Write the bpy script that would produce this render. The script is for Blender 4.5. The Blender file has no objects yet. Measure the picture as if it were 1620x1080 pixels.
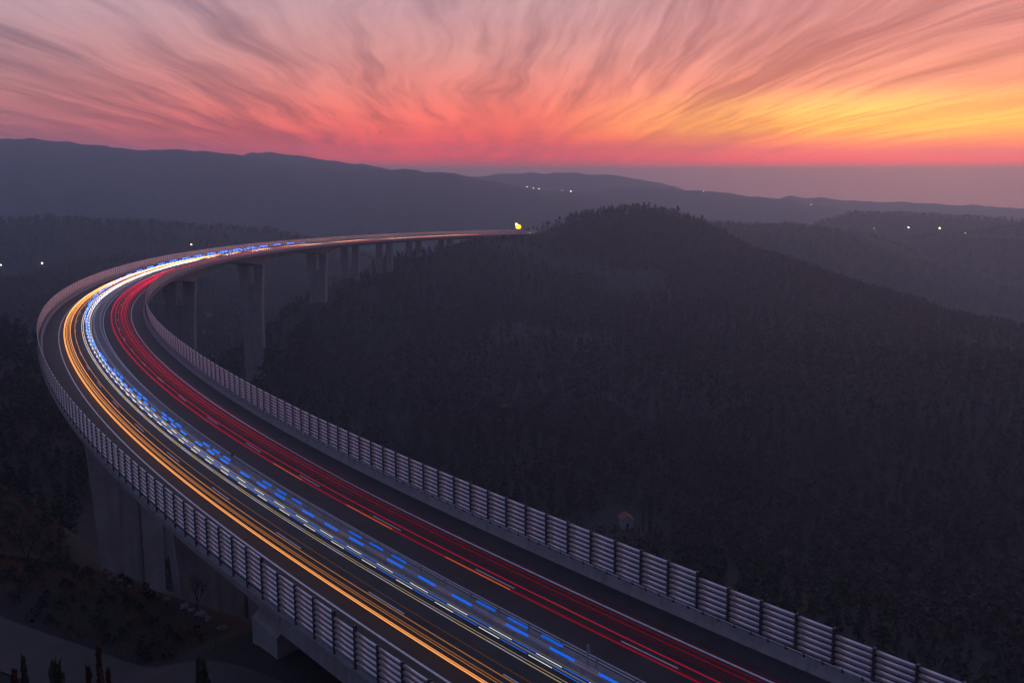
import bpy, math, random
import numpy as np
from mathutils import Matrix, Vector
R = math.radians
SC = bpy.context.scene
COL = SC.collection
random.seed(7)
RNG = np.random.default_rng(11)

# ------------------------------------------------------------------ camera
ZC = 132.0                      # camera height above the valley datum
PITCH = math.atan((540 - 272) / 1575)
cam_d = bpy.data.cameras.new('camera'); cam = bpy.data.objects.new('camera', cam_d); COL.objects.link(cam)
cam_d.sensor_width = 36; cam_d.lens = 35.0
cam_d.clip_start = 0.5; cam_d.clip_end = 60000
cam.location = (0, 0, ZC); cam.rotation_euler = (math.pi / 2 - PITCH, 0, 0)
SC.camera = cam

# ------------------------------------------------------------------ world: dusk sky with streaked cirrus
SUN_AZ = R(25)                  # to the right of the view axis (+Y)
W_ = bpy.data.worlds.new('World'); SC.world = W_; W_.use_nodes = True
nt = W_.node_tree; nt.nodes.clear()
class NT:
    def __init__(s, t): s.t = t
    def n(s, typ, **kw):
        n = s.t.nodes.new(typ)
        for k, v in kw.items(): setattr(n, k, v)
        return n
    def put(s, sock, v):
        if hasattr(v, 'is_linked') or isinstance(v, bpy.types.NodeSocket): s.t.links.new(v, sock)
        else: sock.default_value = v
    def m(s, op, a, b=None, c=None, clamp=False):
        n = s.n('ShaderNodeMath', operation=op, use_clamp=clamp)
        for i, v in enumerate((a, b, c)):
            if v is not None: s.put(n.inputs[i], v)
        return n.outputs[0]
    def v(s, op, a, b=None):
        n = s.n('ShaderNodeVectorMath', operation=op); s.put(n.inputs[0], a)
        if b is not None: s.put(n.inputs[1], b)
        return n.outputs['Value'] if op in ('DOT_PRODUCT', 'LENGTH') else n.outputs[0]
    def xyz(s, x, y, z):
        n = s.n('ShaderNodeCombineXYZ')
        for i, v in enumerate((x, y, z)): s.put(n.inputs[i], v)
        return n.outputs[0]
    def sep(s, v):
        n = s.n('ShaderNodeSeparateXYZ'); s.put(n.inputs[0], v); return n.outputs
    def ramp(s, f, stops, interp='LINEAR'):
        n = s.n('ShaderNodeValToRGB'); r = n.color_ramp; r.interpolation = interp
        while len(r.elements) < len(stops): r.elements.new(0.5)
        for e, (p, c) in zip(r.elements, stops):
            e.position = p; e.color = tuple(c) + (1,) if len(c) == 3 else c
        s.put(n.inputs[0], f); return n.outputs[0]
    def mix(s, f, a, b, mode='MIX'):
        n = s.n('ShaderNodeMix', data_type='RGBA', blend_type=mode)
        s.put(n.inputs[0], f); s.put(n.inputs[6], a); s.put(n.inputs[7], b); return n.outputs[2]
    def noise(s, vec, scale, detail=5, rough=.55, dist=0.0, dims='3D'):
        n = s.n('ShaderNodeTexNoise', noise_dimensions=dims); s.put(n.inputs['Vector'], vec)
        n.inputs['Scale'].default_value = scale; n.inputs['Detail'].default_value = detail
        n.inputs['Roughness'].default_value = rough; n.inputs['Distortion'].default_value = dist
        return n.outputs[0]
    def maprange(s, v, a, b, c=0.0, d=1.0, smooth=False):
        n = s.n('ShaderNodeMapRange', interpolation_type='SMOOTHSTEP' if smooth else 'LINEAR')
        s.put(n.inputs[0], v)
        for i, q in enumerate((a, b, c, d)): s.put(n.inputs[1 + i], q)
        return n.outputs[0]
T = NT(nt)
d = T.v('NORMALIZE', T.n('ShaderNodeTexCoord').outputs['Generated'])
dx, dy, dz = T.sep(d)[0:3]
hl = T.m('SQRT', T.m('ADD', T.m('MULTIPLY', dx, dx), T.m('MULTIPLY', dy, dy)))
cosaz = T.m('DIVIDE', T.m('ADD', T.m('MULTIPLY', dx, math.sin(SUN_AZ)), T.m('MULTIPLY', dy, math.cos(SUN_AZ))), T.m('MAXIMUM', hl, 1e-4))
azd = T.m('ARCCOSINE', T.m('MINIMUM', T.m('MAXIMUM', cosaz, -1.0), 1.0))
t1 = T.maprange(azd, R(62), R(24), 0, 1, True); t2 = T.maprange(azd, R(26), R(5), 0, 1, True); fs = T.m('ADD', T.m('MULTIPLY', t1, .5), T.m('MULTIPLY', t2, .5))
elv = T.maprange(dz, -0.05, 1.0, 0.0, 1.0)
E_ = lambda e: (e + .05) / 1.05
HI = [(E_(.30), (.30, .29, .46)), (E_(.6), (.19, .23, .44)), (1, (.14, .18, .38))]
away = T.ramp(elv, [(0, (.17, .12, .17)), (E_(.003), (.20, .13, .18)), (E_(.04), (.30, .15, .19)), (E_(.07), (.38, .19, .22)), (E_(.11), (.42, .25, .29)),
                    (E_(.17), (.43, .36, .46))] + HI)
midr = T.ramp(elv, [(0, (.20, .12, .15)), (E_(.003), (.26, .13, .16)), (E_(.014), (1.7, .02, .0)), (E_(.026), (1.5, .06, .02)), (E_(.045), (1.40, .16, .08)), (E_(.075), (1.0, .23, .17)),
                    (E_(.11), (.70, .27, .25)), (E_(.17), (.50, .31, .36))] + HI)
sunw = T.ramp(elv, [(0, (.25, .13, .15)), (E_(.003), (.34, .13, .15)), (E_(.012), (2.7, .04, .0)), (E_(.024), (2.6, .34, .0)), (E_(.040), (2.1, .95, .01)), (E_(.056), (1.6, .78, .10)),
                    (E_(.08), (1.0, .31, .18)), (E_(.11), (.78, .24, .20)), (E_(.17), (.57, .22, .245))] + HI)
base = T.mix(t2, T.mix(t1, away, midr), sunw)
back = T.maprange(azd, R(62), R(150), 0, 1, True)          # the sky opposite the sunset is already blue night
base = T.mix(back, base, T.ramp(elv, [(0, (.08, .09, .15)), (E_(.1), (.14, .14, .24)), (E_(.3), (.15, .18, .36)), (1, (.15, .20, .43))]))
# cirrus sheet, seen in perspective: bands run along +Y (slightly left)
aa = T.m('ADD', R(3), T.m('MULTIPLY', T.maprange(T.m('DIVIDE', dx, T.m('MAXIMUM', hl, 1e-4)), -.05, .55, 0, 1, True), R(20)))
ca, sa = T.m('COSINE', aa), T.m('SINE', aa)
inv = T.m('DIVIDE', 1.0, T.m('ADD', T.m('MAXIMUM', dz, 0.0), 0.055))
rx = T.m('MULTIPLY', T.m('ADD', T.m('MULTIPLY', dx, ca), T.m('MULTIPLY', dy, sa)), inv)
ry = T.m('MULTIPLY', T.m('SUBTRACT', T.m('MULTIPLY', dy, ca), T.m('MULTIPLY', dx, sa)), inv)
warp = T.noise(T.xyz(T.m('MULTIPLY', rx, .5), T.m('MULTIPLY', ry, .22), 3.1), 1.0, 3)
rxw = T.m('ADD', rx, T.m('MULTIPLY', T.m('SUBTRACT', warp, .5), 1.05))
st = T.noise(T.xyz(T.m('MULTIPLY', rxw, 1.55), T.m('MULTIPLY', ry, .14), 0.0), 1.6, 9, .60, .12)
st2 = T.noise(T.xyz(T.m('MULTIPLY', rxw, .42), T.m('MULTIPLY', ry, .12), 7.7), 1.5, 6, .5, .2)
st3 = T.noise(T.xyz(T.m('MULTIPLY', rxw, 7.5), T.m('MULTIPLY', ry, .30), 1.7), 1.3, 6, .6, .2)
cl = T.m('ADD', T.m('ADD', T.m('MULTIPLY', st, .48), T.m('MULTIPLY', st2, .32)), T.m('MULTIPLY', st3, .20))
clf = T.maprange(cl, .40, .61, 0, 1, True)
fade = T.maprange(dz, .0, .035, 0.15, 1, True)
high = T.m('MULTIPLY', T.maprange(dz, .22, .6, 1, 0.35, True), T.maprange(T.noise(T.xyz(T.m('MULTIPLY', rx, .3), T.m('MULTIPLY', ry, .25), 11.3), 1.0, 2), .35, .6, .45, 1.1))
dark = T.mix(fs, (.62, .58, .66, 1), (.70, .55, .60, 1))
lit = T.mix(fs, (1.34, 1.20, 1.12, 1), (1.30, 1.38, 1.3, 1))
mod = T.mix(clf, dark, lit)
mod = T.mix(T.m('MULTIPLY', fade, high), (1, 1, 1, 1), mod)
skyc = T.mix(1.0, base, mod, 'MULTIPLY')
nish = T.n('ShaderNodeTexSky', sky_type='NISHITA'); nish.sun_disc = False
nish.sun_elevation = R(1.0); nish.sun_rotation = SUN_AZ; nish.altitude = 280
bg = T.n('ShaderNodeBackground'); T.put(bg.inputs[0], skyc); bg.inputs[1].default_value = 1.0
bg2 = T.n('ShaderNodeBackground'); T.put(bg2.inputs[0], nish.outputs[0]); bg2.inputs[1].default_value = 0.015
ad = T.n('ShaderNodeAddShader'); nt.links.new(bg.outputs[0], ad.inputs[0]); nt.links.new(bg2.outputs[0], ad.inputs[1])
out = T.n('ShaderNodeOutputWorld'); nt.links.new(ad.outputs[0], out.inputs[0])
W_.cycles.sampling_method = 'MANUAL'; W_.cycles.sample_map_resolution = 1024

# ------------------------------------------------------------------ the last light of the sun, almost gone
sun_d = bpy.data.lights.new('sun', 'SUN'); sun = bpy.data.objects.new('sun', sun_d); COL.objects.link(sun)
sun_d.energy = 0.13; sun_d.angle = R(14); sun_d.color = (1.0, .56, .50)
sd = Vector((math.sin(SUN_AZ) * math.cos(R(4)), math.cos(SUN_AZ) * math.cos(R(4)), math.sin(R(4))))
sun.rotation_euler = (-sd).to_track_quat('-Z', 'Y').to_euler()
sun.location = sd * 50 + Vector((0, 0, ZC))

# ------------------------------------------------------------------ exposure
vs = SC.view_settings; vs.view_transform = 'Standard'; vs.look = 'None'; vs.gamma = 1.0; vs.exposure = 0.0
vs.use_curve_mapping = False
SC.render.engine = 'CYCLES'
cy = SC.cycles; cy.volume_bounces = 3; cy.max_bounces = 6; cy.diffuse_bounces = 3; cy.glossy_bounces = 3
cy.use_denoising = True; cy.volume_step_rate = 1.0; cy.caustics_reflective = False; cy.caustics_refractive = False

# ------------------------------------------------------------------ helpers
MATS = {}
def mat(name, col, rough=.8, metal=0.0, var=.0, vscale=1.0, bump=0.0, bscale=8.0, coord='Object', dark=None, streak=None):
    m = bpy.data.materials.new(name); m.use_nodes = True; t = NT(m.node_tree)
    b = m.node_tree.nodes['Principled BSDF']
    b.inputs['Roughness'].default_value = rough; b.inputs['Metallic'].default_value = metal
    b.inputs['Specular IOR Level'].default_value = .3
    if coord == 'World': co = t.n('ShaderNodeNewGeometry').outputs['Position']
    else: co = t.n('ShaderNodeTexCoord').outputs[coord]
    if var > 0:
        n1 = t.noise(co, vscale, 6, .6)
        f = t.maprange(n1, .3, .7, 0, 1)
        c2 = dark if dark else tuple(c * (1 - var) for c in col)
        c = t.mix(f, tuple(c2) + (1,), tuple(min(1, q * (1 + var * .6)) for q in col) + (1,))
        if streak:
            x, y, z = t.sep(co)[0:3]
            n2 = t.noise(t.xyz(t.m('MULTIPLY', x, streak), t.m('MULTIPLY', y, streak), t.m('MULTIPLY', z, streak * .06)), 1.0, 5, .6)
            c = t.mix(t.maprange(n2, .48, .72, 0, .55), c, tuple(q * .45 for q in col) + (1,))
        t.put(b.inputs['Base Color'], c)
    else: b.inputs['Base Color'].default_value = tuple(col) + (1,)
    if bump > 0:
        bp = t.n('ShaderNodeBump'); bp.inputs['Strength'].default_value = bump; bp.inputs['Distance'].default_value = .05
        t.put(bp.inputs['Height'], t.noise(co, bscale, 6, .65)); t.put(b.inputs['Normal'], bp.outputs[0])
    MATS[name] = m; return m
def emat(name, col, strength, uvfade=None):
    m = bpy.data.materials.new(name); m.use_nodes = True; t = NT(m.node_tree); t.t.nodes.clear()
    e = t.n('ShaderNodeEmission'); e.inputs[0].default_value = tuple(col) + (1,)
    if uvfade:
        a = t.n('ShaderNodeAttribute', attribute_name='glow'); t.put(e.inputs[1], t.m('MULTIPLY', a.outputs['Fac'], strength))
    else: e.inputs[1].default_value = strength
    o = t.n('ShaderNodeOutputMaterial'); t.t.links.new(e.outputs[0], o.inputs[0])
    MATS[name] = m; return m
def mesh(name, V, F, m=None, smooth=False):
    me = bpy.data.meshes.new(name)
    V = np.asarray(V, np.float32).reshape(-1, 3)
    if isinstance(F, np.ndarray):
        k = F.shape[1]
        me.vertices.add(len(V)); me.vertices.foreach_set('co', V.ravel())
        me.loops.add(F.size); me.loops.foreach_set('vertex_index', F.astype(np.int32).ravel())
        me.polygons.add(len(F)); me.polygons.foreach_set('loop_start', np.arange(0, F.size, k, dtype=np.int32))
        me.update(calc_edges=True)
    else:
        me.from_pydata(V.tolist(), [], F); me.update()
    if m: me.materials.append(m)
    if smooth: me.polygons.foreach_set('use_smooth', np.ones(len(me.polygons), bool))
    return me
def obj(name, me, parent=None, M=None):
    o = bpy.data.objects.new(name, me); COL.objects.link(o)
    if M is not None: o.matrix_world = M
    if parent is not None:
        o.parent = parent; o.matrix_parent_inverse = parent.matrix_world.inverted() if parent.matrix_world != Matrix() else Matrix()
    return o
def tag(o, label=None, cat=None, group=None, kind=None):
    if label: o['label'] = label
    if cat: o['category'] = cat
    if group: o['group'] = group
    if kind: o['kind'] = kind
    return o
def empty(name, loc, label=None, cat=None, group=None):
    o = bpy.data.objects.new(name, None); COL.objects.link(o); o.location = loc
    o.matrix_world = Matrix.Translation(loc); o.empty_display_size = .5
    return tag(o, label, cat, group)
class MB:
    def __init__(s): s.v = []; s.f = []
    def add(s, V, F):
        n = len(s.v); s.v += [tuple(p) for p in V]; s.f += [tuple(i + n for i in q) for q in F]
    def box(s, c, size, M=None):
        x, y, z = (q / 2 for q in size)
        V = [Vector((c[0] + a * x, c[1] + b * y, c[2] + e * z)) for e in (-1, 1) for a, b in ((-1, -1), (1, -1), (1, 1), (-1, 1))]
        if M is not None: V = [M @ p for p in V]
        s.add(V, [(3, 2, 1, 0), (4, 5, 6, 7), (0, 1, 5, 4), (1, 2, 6, 5), (2, 3, 7, 6), (3, 0, 4, 7)])
    def prism(s, poly, y0, y1):          # poly in (x,z), extruded along y
        n = len(poly); V = [(x, y0, z) for x, z in poly] + [(x, y1, z) for x, z in poly]
        s.add(V, [tuple(range(n))[::-1], tuple(range(n, 2 * n))] + [(i, (i + 1) % n, n + (i + 1) % n, n + i) for i in range(n)])
    def tube(s, pts, rad, k=6, cap=True):
        pts = [Vector(p) for p in pts]; rr = rad if hasattr(rad, '__len__') else [rad] * len(pts); n0 = len(s.v)
        for i, p in enumerate(pts):
            t = (pts[min(i + 1, len(pts) - 1)] - pts[max(i - 1, 0)]).normalized()
            a = t.cross(Vector((0, 0, 1))); a = a.normalized() if a.length > 1e-3 else Vector((1, 0, 0)); b = t.cross(a)
            for j in range(k):
                q = 2 * math.pi * j / k; s.v.append(tuple(p + (a * math.cos(q) + b * math.sin(q)) * rr[i]))
        for i in range(len(pts) - 1):
            for j in range(k): s.f.append((n0 + i * k + j, n0 + i * k + (j + 1) % k, n0 + (i + 1) * k + (j + 1) % k, n0 + (i + 1) * k + j))
        if cap: s.f.append(tuple(n0 + j for j in range(k))[::-1]); s.f.append(tuple(n0 + (len(pts) - 1) * k + j for j in range(k)))
    def lathe(s, prof, k=12, c=(0, 0, 0)):
        n0 = len(s.v)
        for r, z in prof:
            for j in range(k):
                q = 2 * math.pi * j / k; s.v.append((c[0] + r * math.cos(q), c[1] + r * math.sin(q), c[2] + z))
        for i in range(len(prof) - 1):
            for j in range(k): s.f.append((n0 + i * k + j, n0 + i * k + (j + 1) % k, n0 + (i + 1) * k + (j + 1) % k, n0 + (i + 1) * k + j))
        s.f.append(tuple(n0 + j for j in range(k))[::-1]); s.f.append(tuple(n0 + (len(prof) - 1) * k + j for j in range(k)))
    def mesh(s, name, m=None, smooth=False): return mesh(name, s.v, s.f, m, smooth)
def pix(px, py, dist=None, z=None):
    """direction of a photograph pixel, cut at plan distance (y) or height"""
    vx = (px - 810) / 1575; vu = -(py - 540) / 1575
    c, s = math.cos(PITCH), math.sin(PITCH)
    Y = c + vu * s; Z = -s + vu * c
    t = dist / Y if dist is not None else (z - ZC) / Z
    return np.array([vx * t, Y * t, ZC + Z * t])

# ------------------------------------------------------------------ the road's line (plan curve and grade)
SS = np.arange(0, 1252, 2.0)
_K = np.array([0, 100, 200, 300, 400, 500, 650, 850, 1250.]); _k = np.array([.256, 1.547, 1.131, 1.735, 1.269, 1.629, 1.266, .790, .453]) / 1000
_kap = np.interp(SS, _K, _k)
_th = -.711 + np.concatenate([[0], np.cumsum((_kap[1:] + _kap[:-1])) ])
_tm = (_th[1:] + _th[:-1]) / 2
_x = 33.996 + np.concatenate([[0], np.cumsum(np.sin(_tm) * 2)]); _y = 35.99 + np.concatenate([[0], np.cumsum(np.cos(_tm) * 2)])
_z = ZC - 36.532 - .00973 * SS - 1.391e-5 * SS * SS
BANK = .011
S0, S1 = -40.0, 1130.0
def line(s):
    s = np.asarray(s, float)
    x = np.interp(s, SS, _x); y = np.interp(s, SS, _y); z = np.interp(s, SS, _z); th = np.interp(s, SS, _th)
    neg = np.minimum(s, 0)
    x = x + neg * math.sin(_th[0]); y = y + neg * math.cos(_th[0]); z = z - .00973 * neg
    return x, y, z, th
def at(s, off, h=0.0):
    x, y, z, th = line(s)
    return np.stack([x + off * np.cos(th), y - off * np.sin(th), z + h + off * BANK], -1)
def frame(s, off=0.0, h=0.0, slope=True):
    """matrix: X to the right of travel, Y along the road, Z up"""
    p = at(s, off, h); q0, q1 = at(s - .5, off, h), at(s + .5, off, h)
    t = Vector(q1 - q0); 
    if not slope: t.z = 0
    t.normalize(); r = t.cross(Vector((0, 0, 1))).normalized(); u = r.cross(t)
    M = Matrix((r, t, u)).transposed().to_4x4(); M.translation = Vector(p); return M
def sweep(sec, s_arr, closed=True):
    """sec: list of (off, h) (or callable s->list), swept along the road"""
    V = []; n = None
    for s in s_arr:
        pr = sec(s) if callable(sec) else sec; n = len(pr)
        for o, h in pr: V.append(at(s, o, h))
    F = []
    for i in range(len(s_arr) - 1):
        for j in range(n if closed else n - 1):
            a, b = i * n + j, i * n + (j + 1) % n; F.append((a, b, b + n, a + n))
    if closed: F.append(tuple(range(n))); F.append(tuple(range((len(s_arr) - 1) * n, len(s_arr) * n))[::-1])
    return V, F
def stations(a, b):                  # finer near the camera
    out = [a]
    while out[-1] < b: out.append(min(b, out[-1] + (2.5 if out[-1] < 400 else 5)))
    return np.array(out)

# ------------------------------------------------------------------ materials
mat('asphalt', (.029, .026, .025), .68, var=.35, vscale=.35, bump=.25, bscale=30, coord='World')
mat('paint', (.62, .62, .62), .6, var=.25, vscale=2.0, coord='World')
mat('concrete', (.23, .21, .208), .85, var=.22, vscale=.25, bump=.15, bscale=3, coord='World', streak=.9)
mat('concrete_pale', (.24, .22, .22), .8, var=.2, vscale=.6, bump=.12, bscale=6, coord='World', streak=1.6)
mat('aluminium', (.68, .62, .65), .35, metal=.68, var=.12, vscale=3)
mat('steel_dark', (.075, .07, .078), .5, metal=.4, var=.2, vscale=4)
mat('galvanised', (.42, .41, .44), .45, metal=.6, var=.2, vscale=2, coord='World')
mat('forest_floor', (.022, .020, .018), .95, var=.5, vscale=.02, bump=.5, bscale=.6, coord='World', dark=(.010, .012, .011))
mat('needles', (.013, .019, .017), .8, var=.5, vscale=.05, coord='World')
mat('leafless', (.032, .027, .026), .9, var=.5, vscale=.04, coord='World')
mat('scrub_brown', (.17, .075, .04), .9, var=.5, vscale=.5, coord='World')
mat('scrub_green', (.030, .045, .022), .9, var=.4, vscale=.5, coord='World')
mat('bark', (.06, .05, .045), .9, var=.4, vscale=3)
mat('rock', (.16, .155, .165), .85, var=.4, vscale=1.2, bump=.5, bscale=5)
mat('plaster', (.26, .24, .24), .85, var=.15, vscale=2)
mat('roof_tile', (.22, .08, .05), .8, var=.3, vscale=4)
mat('dark_wood', (.03, .025, .022), .8, var=.3, vscale=4)
mat('dead_needles', (.07, .016, .009), .9, var=.4, vscale=2)
mat('meadow', (.085, .065, .045), .95, var=.3, vscale=.05, coord='World')
M_ = MATS

# ------------------------------------------------------------------ terrain
CP = []
def cp(x, y, z): CP.append((x, y, z))
def cpp(px, py, z=None, dist=None): CP.append(tuple(pix(px, py, dist=dist, z=z)))
for x, y, z in [(0, 0, 129.5), (0, -60, 135), (60, -50, 128), (-70, -40, 126), (-12, 14, 119), (0, 15, 117), (-6, 34, 100), (-40, 20, 108),
                (-60, 60, 88), (-25, 62, 86), (-40, 82, 83), (-14, 52, 91), (10, 40, 93), (40, 0, 100), (70, -10, 100), (-110, 80, 84), (-160, 60, 88), (120, -60, 110),
                (-300, -100, 130), (200, -200, 125), (-100, -300, 150), (400, -200, 100), (-600, 0, 100), (500, 100, 30), (800, 300, 20)]: cp(x, y, z)
for s, z in [(0, 94), (30, 91.5), (55, 88.5), (75, 89), (84, 87), (100, 78), (118, 71), (150, 60), (193, 48), (250, 32), (340, 15), (420, 9), (490, 8), (610, 7), (665, 20), (716, 40),
             (770, 55), (828, 62), (880, 64), (938, 65), (992, 66), (1060, 66), (1130, 66)]:
    p = at(s, 0); cp(p[0], p[1], z)
for s, o, z in [(716, -50, 6), (770, -50, 12), (828, -50, 17), (880, -50, 22), (938, -50, 28), (992, -50, 34), (1060, -55, 44), (770, -130, -25), (860, -130, -25), (960, -130, -22), (1060, -120, -10), (72, -14, 88), (82, -14, 86.5), (92, -14, 82.5), (0, 20, 92), (30, 22, 87), (60, 22, 78), (100, 25, 60), (60, 50, 55), (30, 60, 66), (100, 60, 40), (150, 40, 38), (200, 60, 18), (0, 45, 80), (0, 90, 55)]:
    p = at(s, o); cp(p[0], p[1], z)
for a in [(0, 950, 82), (60, 985, 81.5), (140, 1015, 81.5), (230, 1060, 82), (0, 1075, 83), (100, 1080, 83)]: cpp(a[0], a[1], z=a[2])     # side road
for px, py, dist in [(60, 905, 122), (150, 905, 123), (200, 925, 119), (260, 945, 114), (320, 970, 109), (370, 1005, 102)]: cpp(px, py, dist=dist)  # bank crest
for px, py, dist in [(0, 880, 150), (0, 760, 215), (0, 640, 320), (60, 600, 400), (0, 545, 634), (0, 450, 930), (100, 420, 1080), (250, 405, 1150)]: cpp(px, py, dist=dist)
for px, py, dist in [(600, 700, 451), (600, 600, 570), (600, 500, 720), (700, 450, 830), (600, 450, 800), (810, 800, 365), (990, 832, 340), (1300, 800, 370), (1620, 900, 292), (1620, 700, 415), (1620, 620, 495),
                     (1300, 620, 518), (1300, 520, 690), (1010, 520, 709), (1010, 430, 900), (1010, 385, 1000), (810, 520, 700), (810, 430, 885), (830, 390, 970),
                     (1100, 950, 250), (1400, 1000, 225), (1620, 1050, 210), (800, 640, 500), (1150, 680, 450),
                     (850, 371, 1050), (900, 354, 1060), (950, 343, 1065), (1010, 338, 1060), (1060, 343, 1050), (1110, 360, 1035), (1150, 378, 1010), (1200, 404, 960), (1230, 412, 920), (1310, 448, 850), (1400, 488, 790), (1500, 522, 735),
                     (1620, 560, 690)]: cpp(px, py, dist=dist)
for x, y, z in [(150, 1250, 0), (0, 1300, -40), (350, 1150, -50), (400, 950, -15), (500, 800, -5), (-300, 1250, -70), (-500, 1000, 10), (-450, 700, 25), (700, 700, 20), (60, 1180, 60), (-60, 1150, 10), (-180, 1050, -30), (-300, 850, -22), (-320, 650, -5)]: cp(x, y, z)
for a in range(0, 360, 20):
    if -50 < ((a + 180) % 360) - 180 < 50: cp(1600 * math.sin(R(a)), 1600 * math.cos(R(a)), -90)
    else: cp(1600 * math.sin(R(a)), 1600 * math.cos(R(a)), 60)
CPa = np.array(CP)
def _U(r2): return np.where(r2 > 1e-9, r2 * np.log(np.maximum(r2, 1e-9)), 0)
_P = CPa[:, :2] / 500
_n = len(_P)
_Kx = _U(((_P[:, None] - _P[None]) ** 2).sum(-1)) + np.eye(_n) * 2e-4
_Q = np.concatenate([np.ones((_n, 1)), _P], 1)
_A = np.block([[_Kx, _Q], [_Q.T, np.zeros((3, 3))]])
_w = np.linalg.solve(_A, np.concatenate([CPa[:, 2], np.zeros(3)]))
def vnoise(x, y, seed=0):
    xi = np.floor(x).astype(np.int64); yi = np.floor(y).astype(np.int64); fx = x - xi; fy = y - yi
    fx = fx * fx * (3 - 2 * fx); fy = fy * fy * (3 - 2 * fy)
    def h(a, b):
        v = (a * 374761393 + b * 668265263 + seed * 1442695041) & 0x7fffffff
        v = ((v ^ (v >> 13)) * 1274126177) & 0x7fffffff
        return ((v ^ (v >> 16)) & 0xffff) / 65535.0
    return (h(xi, yi) * (1 - fx) + h(xi + 1, yi) * fx) * (1 - fy) + (h(xi, yi + 1) * (1 - fx) + h(xi + 1, yi + 1) * fx) * fy
def fbm(x, y, o=4, seed=0):
    r = 0; a = .5
    for i in range(o): r = r + a * (vnoise(x, y, seed + i) - .5); x = x * 2.03; y = y * 2.03; a *= .5
    return r
# far ridges: crest drawn from the photograph, each at its own distance
RIDGES = [  # distance, front and back width, tree height, crest pixels
    (1400, 320, 300, 7, [(-500, 362), (-200, 345), (0, 343), (120, 343), (250, 347), (350, 354), (430, 362), (480, 372), (560, 395), (700, 430), (1000, 470)]),
    (1480, 300, 400, 6, [(900, 420), (1010, 372), (1100, 352), (1160, 353), (1220, 356), (1290, 360), (1350, 364), (1400, 378), (1450, 400), (1600, 440)]),
    (1750, 260, 350, 6, [(1300, 420), (1380, 392), (1440, 372), (1480, 368), (1540, 364), (1580, 356), (1640, 350), (1760, 345), (2000, 350)]),
    (2050, 300, 380, 6, [(1180, 400), (1260, 366), (1300, 348), (1340, 333), (1400, 335), (1480, 339), (1560, 342), (1640, 346), (1800, 350), (2000, 360)]),
    (3000, 750, 450, 0, [(-900, 250), (-400, 225), (-120, 222), (0, 219), (60, 220), (120, 224), (170, 231), (220, 238), (300, 236), (350, 241), (400, 246), (470, 258), (540, 268), (640, 267), (720, 274), (780, 286), (850, 298), (920, 306), (1000, 320), (1150, 345), (1300, 375)]),
    (3550, 350, 350, 0, [(0, 340), (200, 300), (330, 262), (400, 244), (430, 242), (480, 245), (560, 258), (620, 266), (700, 280), (800, 300), (950, 345)]),
    (3400, 600, 450, 0, [(780, 330), (860, 308), (930, 303), (980, 297), (1020, 295), (1080, 301), (1150, 306), (1220, 313), (1280, 322), (1350, 335), (1450, 350), (1600, 370)]),
    (4000, 400, 400, 0, [(900, 350), (1000, 327), (1150, 315), (1250, 311), (1350, 317), (1450, 322), (1550, 326), (1700, 330)]),
    (4200, 400, 350, 0, [(420, 345), (600, 300), (720, 282), (800, 274), (880, 273), (960, 277), (1040, 288), (1100, 303), (1180, 335), (1300, 350)]),
]
VALLEY = -105.0
def height(x, y):
    x = np.asarray(x, float); y = np.asarray(y, float)
    q = np.stack([x.ravel(), y.ravel()], -1) / 500
    z = np.empty(len(q))
    for i in range(0, len(q), 20000):
        p = q[i:i + 20000]
        z[i:i + 20000] = _U(((p[:, None] - _P[None]) ** 2).sum(-1)) @ _w[:_n] + _w[_n] + p @ _w[_n + 1:]
    z = z.reshape(x.shape)
    r = np.hypot(x, y)
    rough = np.clip((r - 60) / 300, 0, 1)
    z = z + rough * (fbm(x / 90, y / 90, 4, 3) * 10)
    t = np.clip((r - 1150) / 350, 0, 1); t = t * t * (3 - 2 * t)
    az = np.arctan2(x, y)
    back = np.clip((np.abs(az) - .9) / .5, 0, 1)
    z = z * (1 - t) + (VALLEY + back * 170 + fbm(x / 300, y / 300, 4, 9) * 14) * t
    front = np.abs(az) < 1.3
    pxx = 810 + 1575 * np.tan(np.clip(az, -1.2, 1.2)) * 1.0
    for D, wf, wb, th, pts in RIDGES:
        P = np.array(pts, float)
        cz = np.array([pix(a, b, dist=D)[2] for a, b in pts]) - th
        crest = np.interp(pxx, P[:, 0], cz)
        yy = np.where(front, y, -9e9)
        dist = yy - D - fbm(pxx / 60, pxx * 0 + D, 3, 5) * wf * .35
        k = np.where(dist < 0, np.exp(-(dist / wf) ** 2), np.exp(-(dist / wb) ** 2))
        n = fbm(x / (D * .09), y / (D * .09), 5, int(D)) * D * .012 * (1 - k ** 6 * .8)
        n = n + fbm(pxx / 24, pxx * 0 + 3, 4, 2) * D * .0035 * k
        z = np.maximum(z, VALLEY + (crest - VALLEY) * k + n * k)
    # cut and fill along the road
    if True:
        ds = np.full(x.shape, 1e9); dzr = np.zeros(x.shape)
        near = (r < 1300) & (y > -60)
        idx = np.where(near.ravel())[0]
        sx, sy, sz, _ = line(np.arange(-40, 1131, 6.0))
        px_, py_ = x.ravel()[idx], y.ravel()[idx]
        dmin = np.full(len(idx), 1e9); zz = np.zeros(len(idx))
        for a, b, c in zip(sx, sy, sz):
            dd = np.hypot(px_ - a, py_ - b); m = dd < dmin; dmin[m] = dd[m]; zz[m] = c
        f = z.ravel()
        lim = zz - 1.6 + np.clip(dmin - 19, 0, 1e9) * .8
        f[idx] = np.minimum(f[idx], lim)
        z = f.reshape(x.shape)
    return z
ang = np.concatenate([np.arange(-180, -36, 4.0), np.arange(-36, 36.01, .15), np.arange(40, 180, 4.0)])
rad = np.concatenate([[1.0], np.geomspace(4, 4900, 288)])
AA, RR = np.meshgrid(R(1) * ang, rad, indexing='ij')
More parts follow.
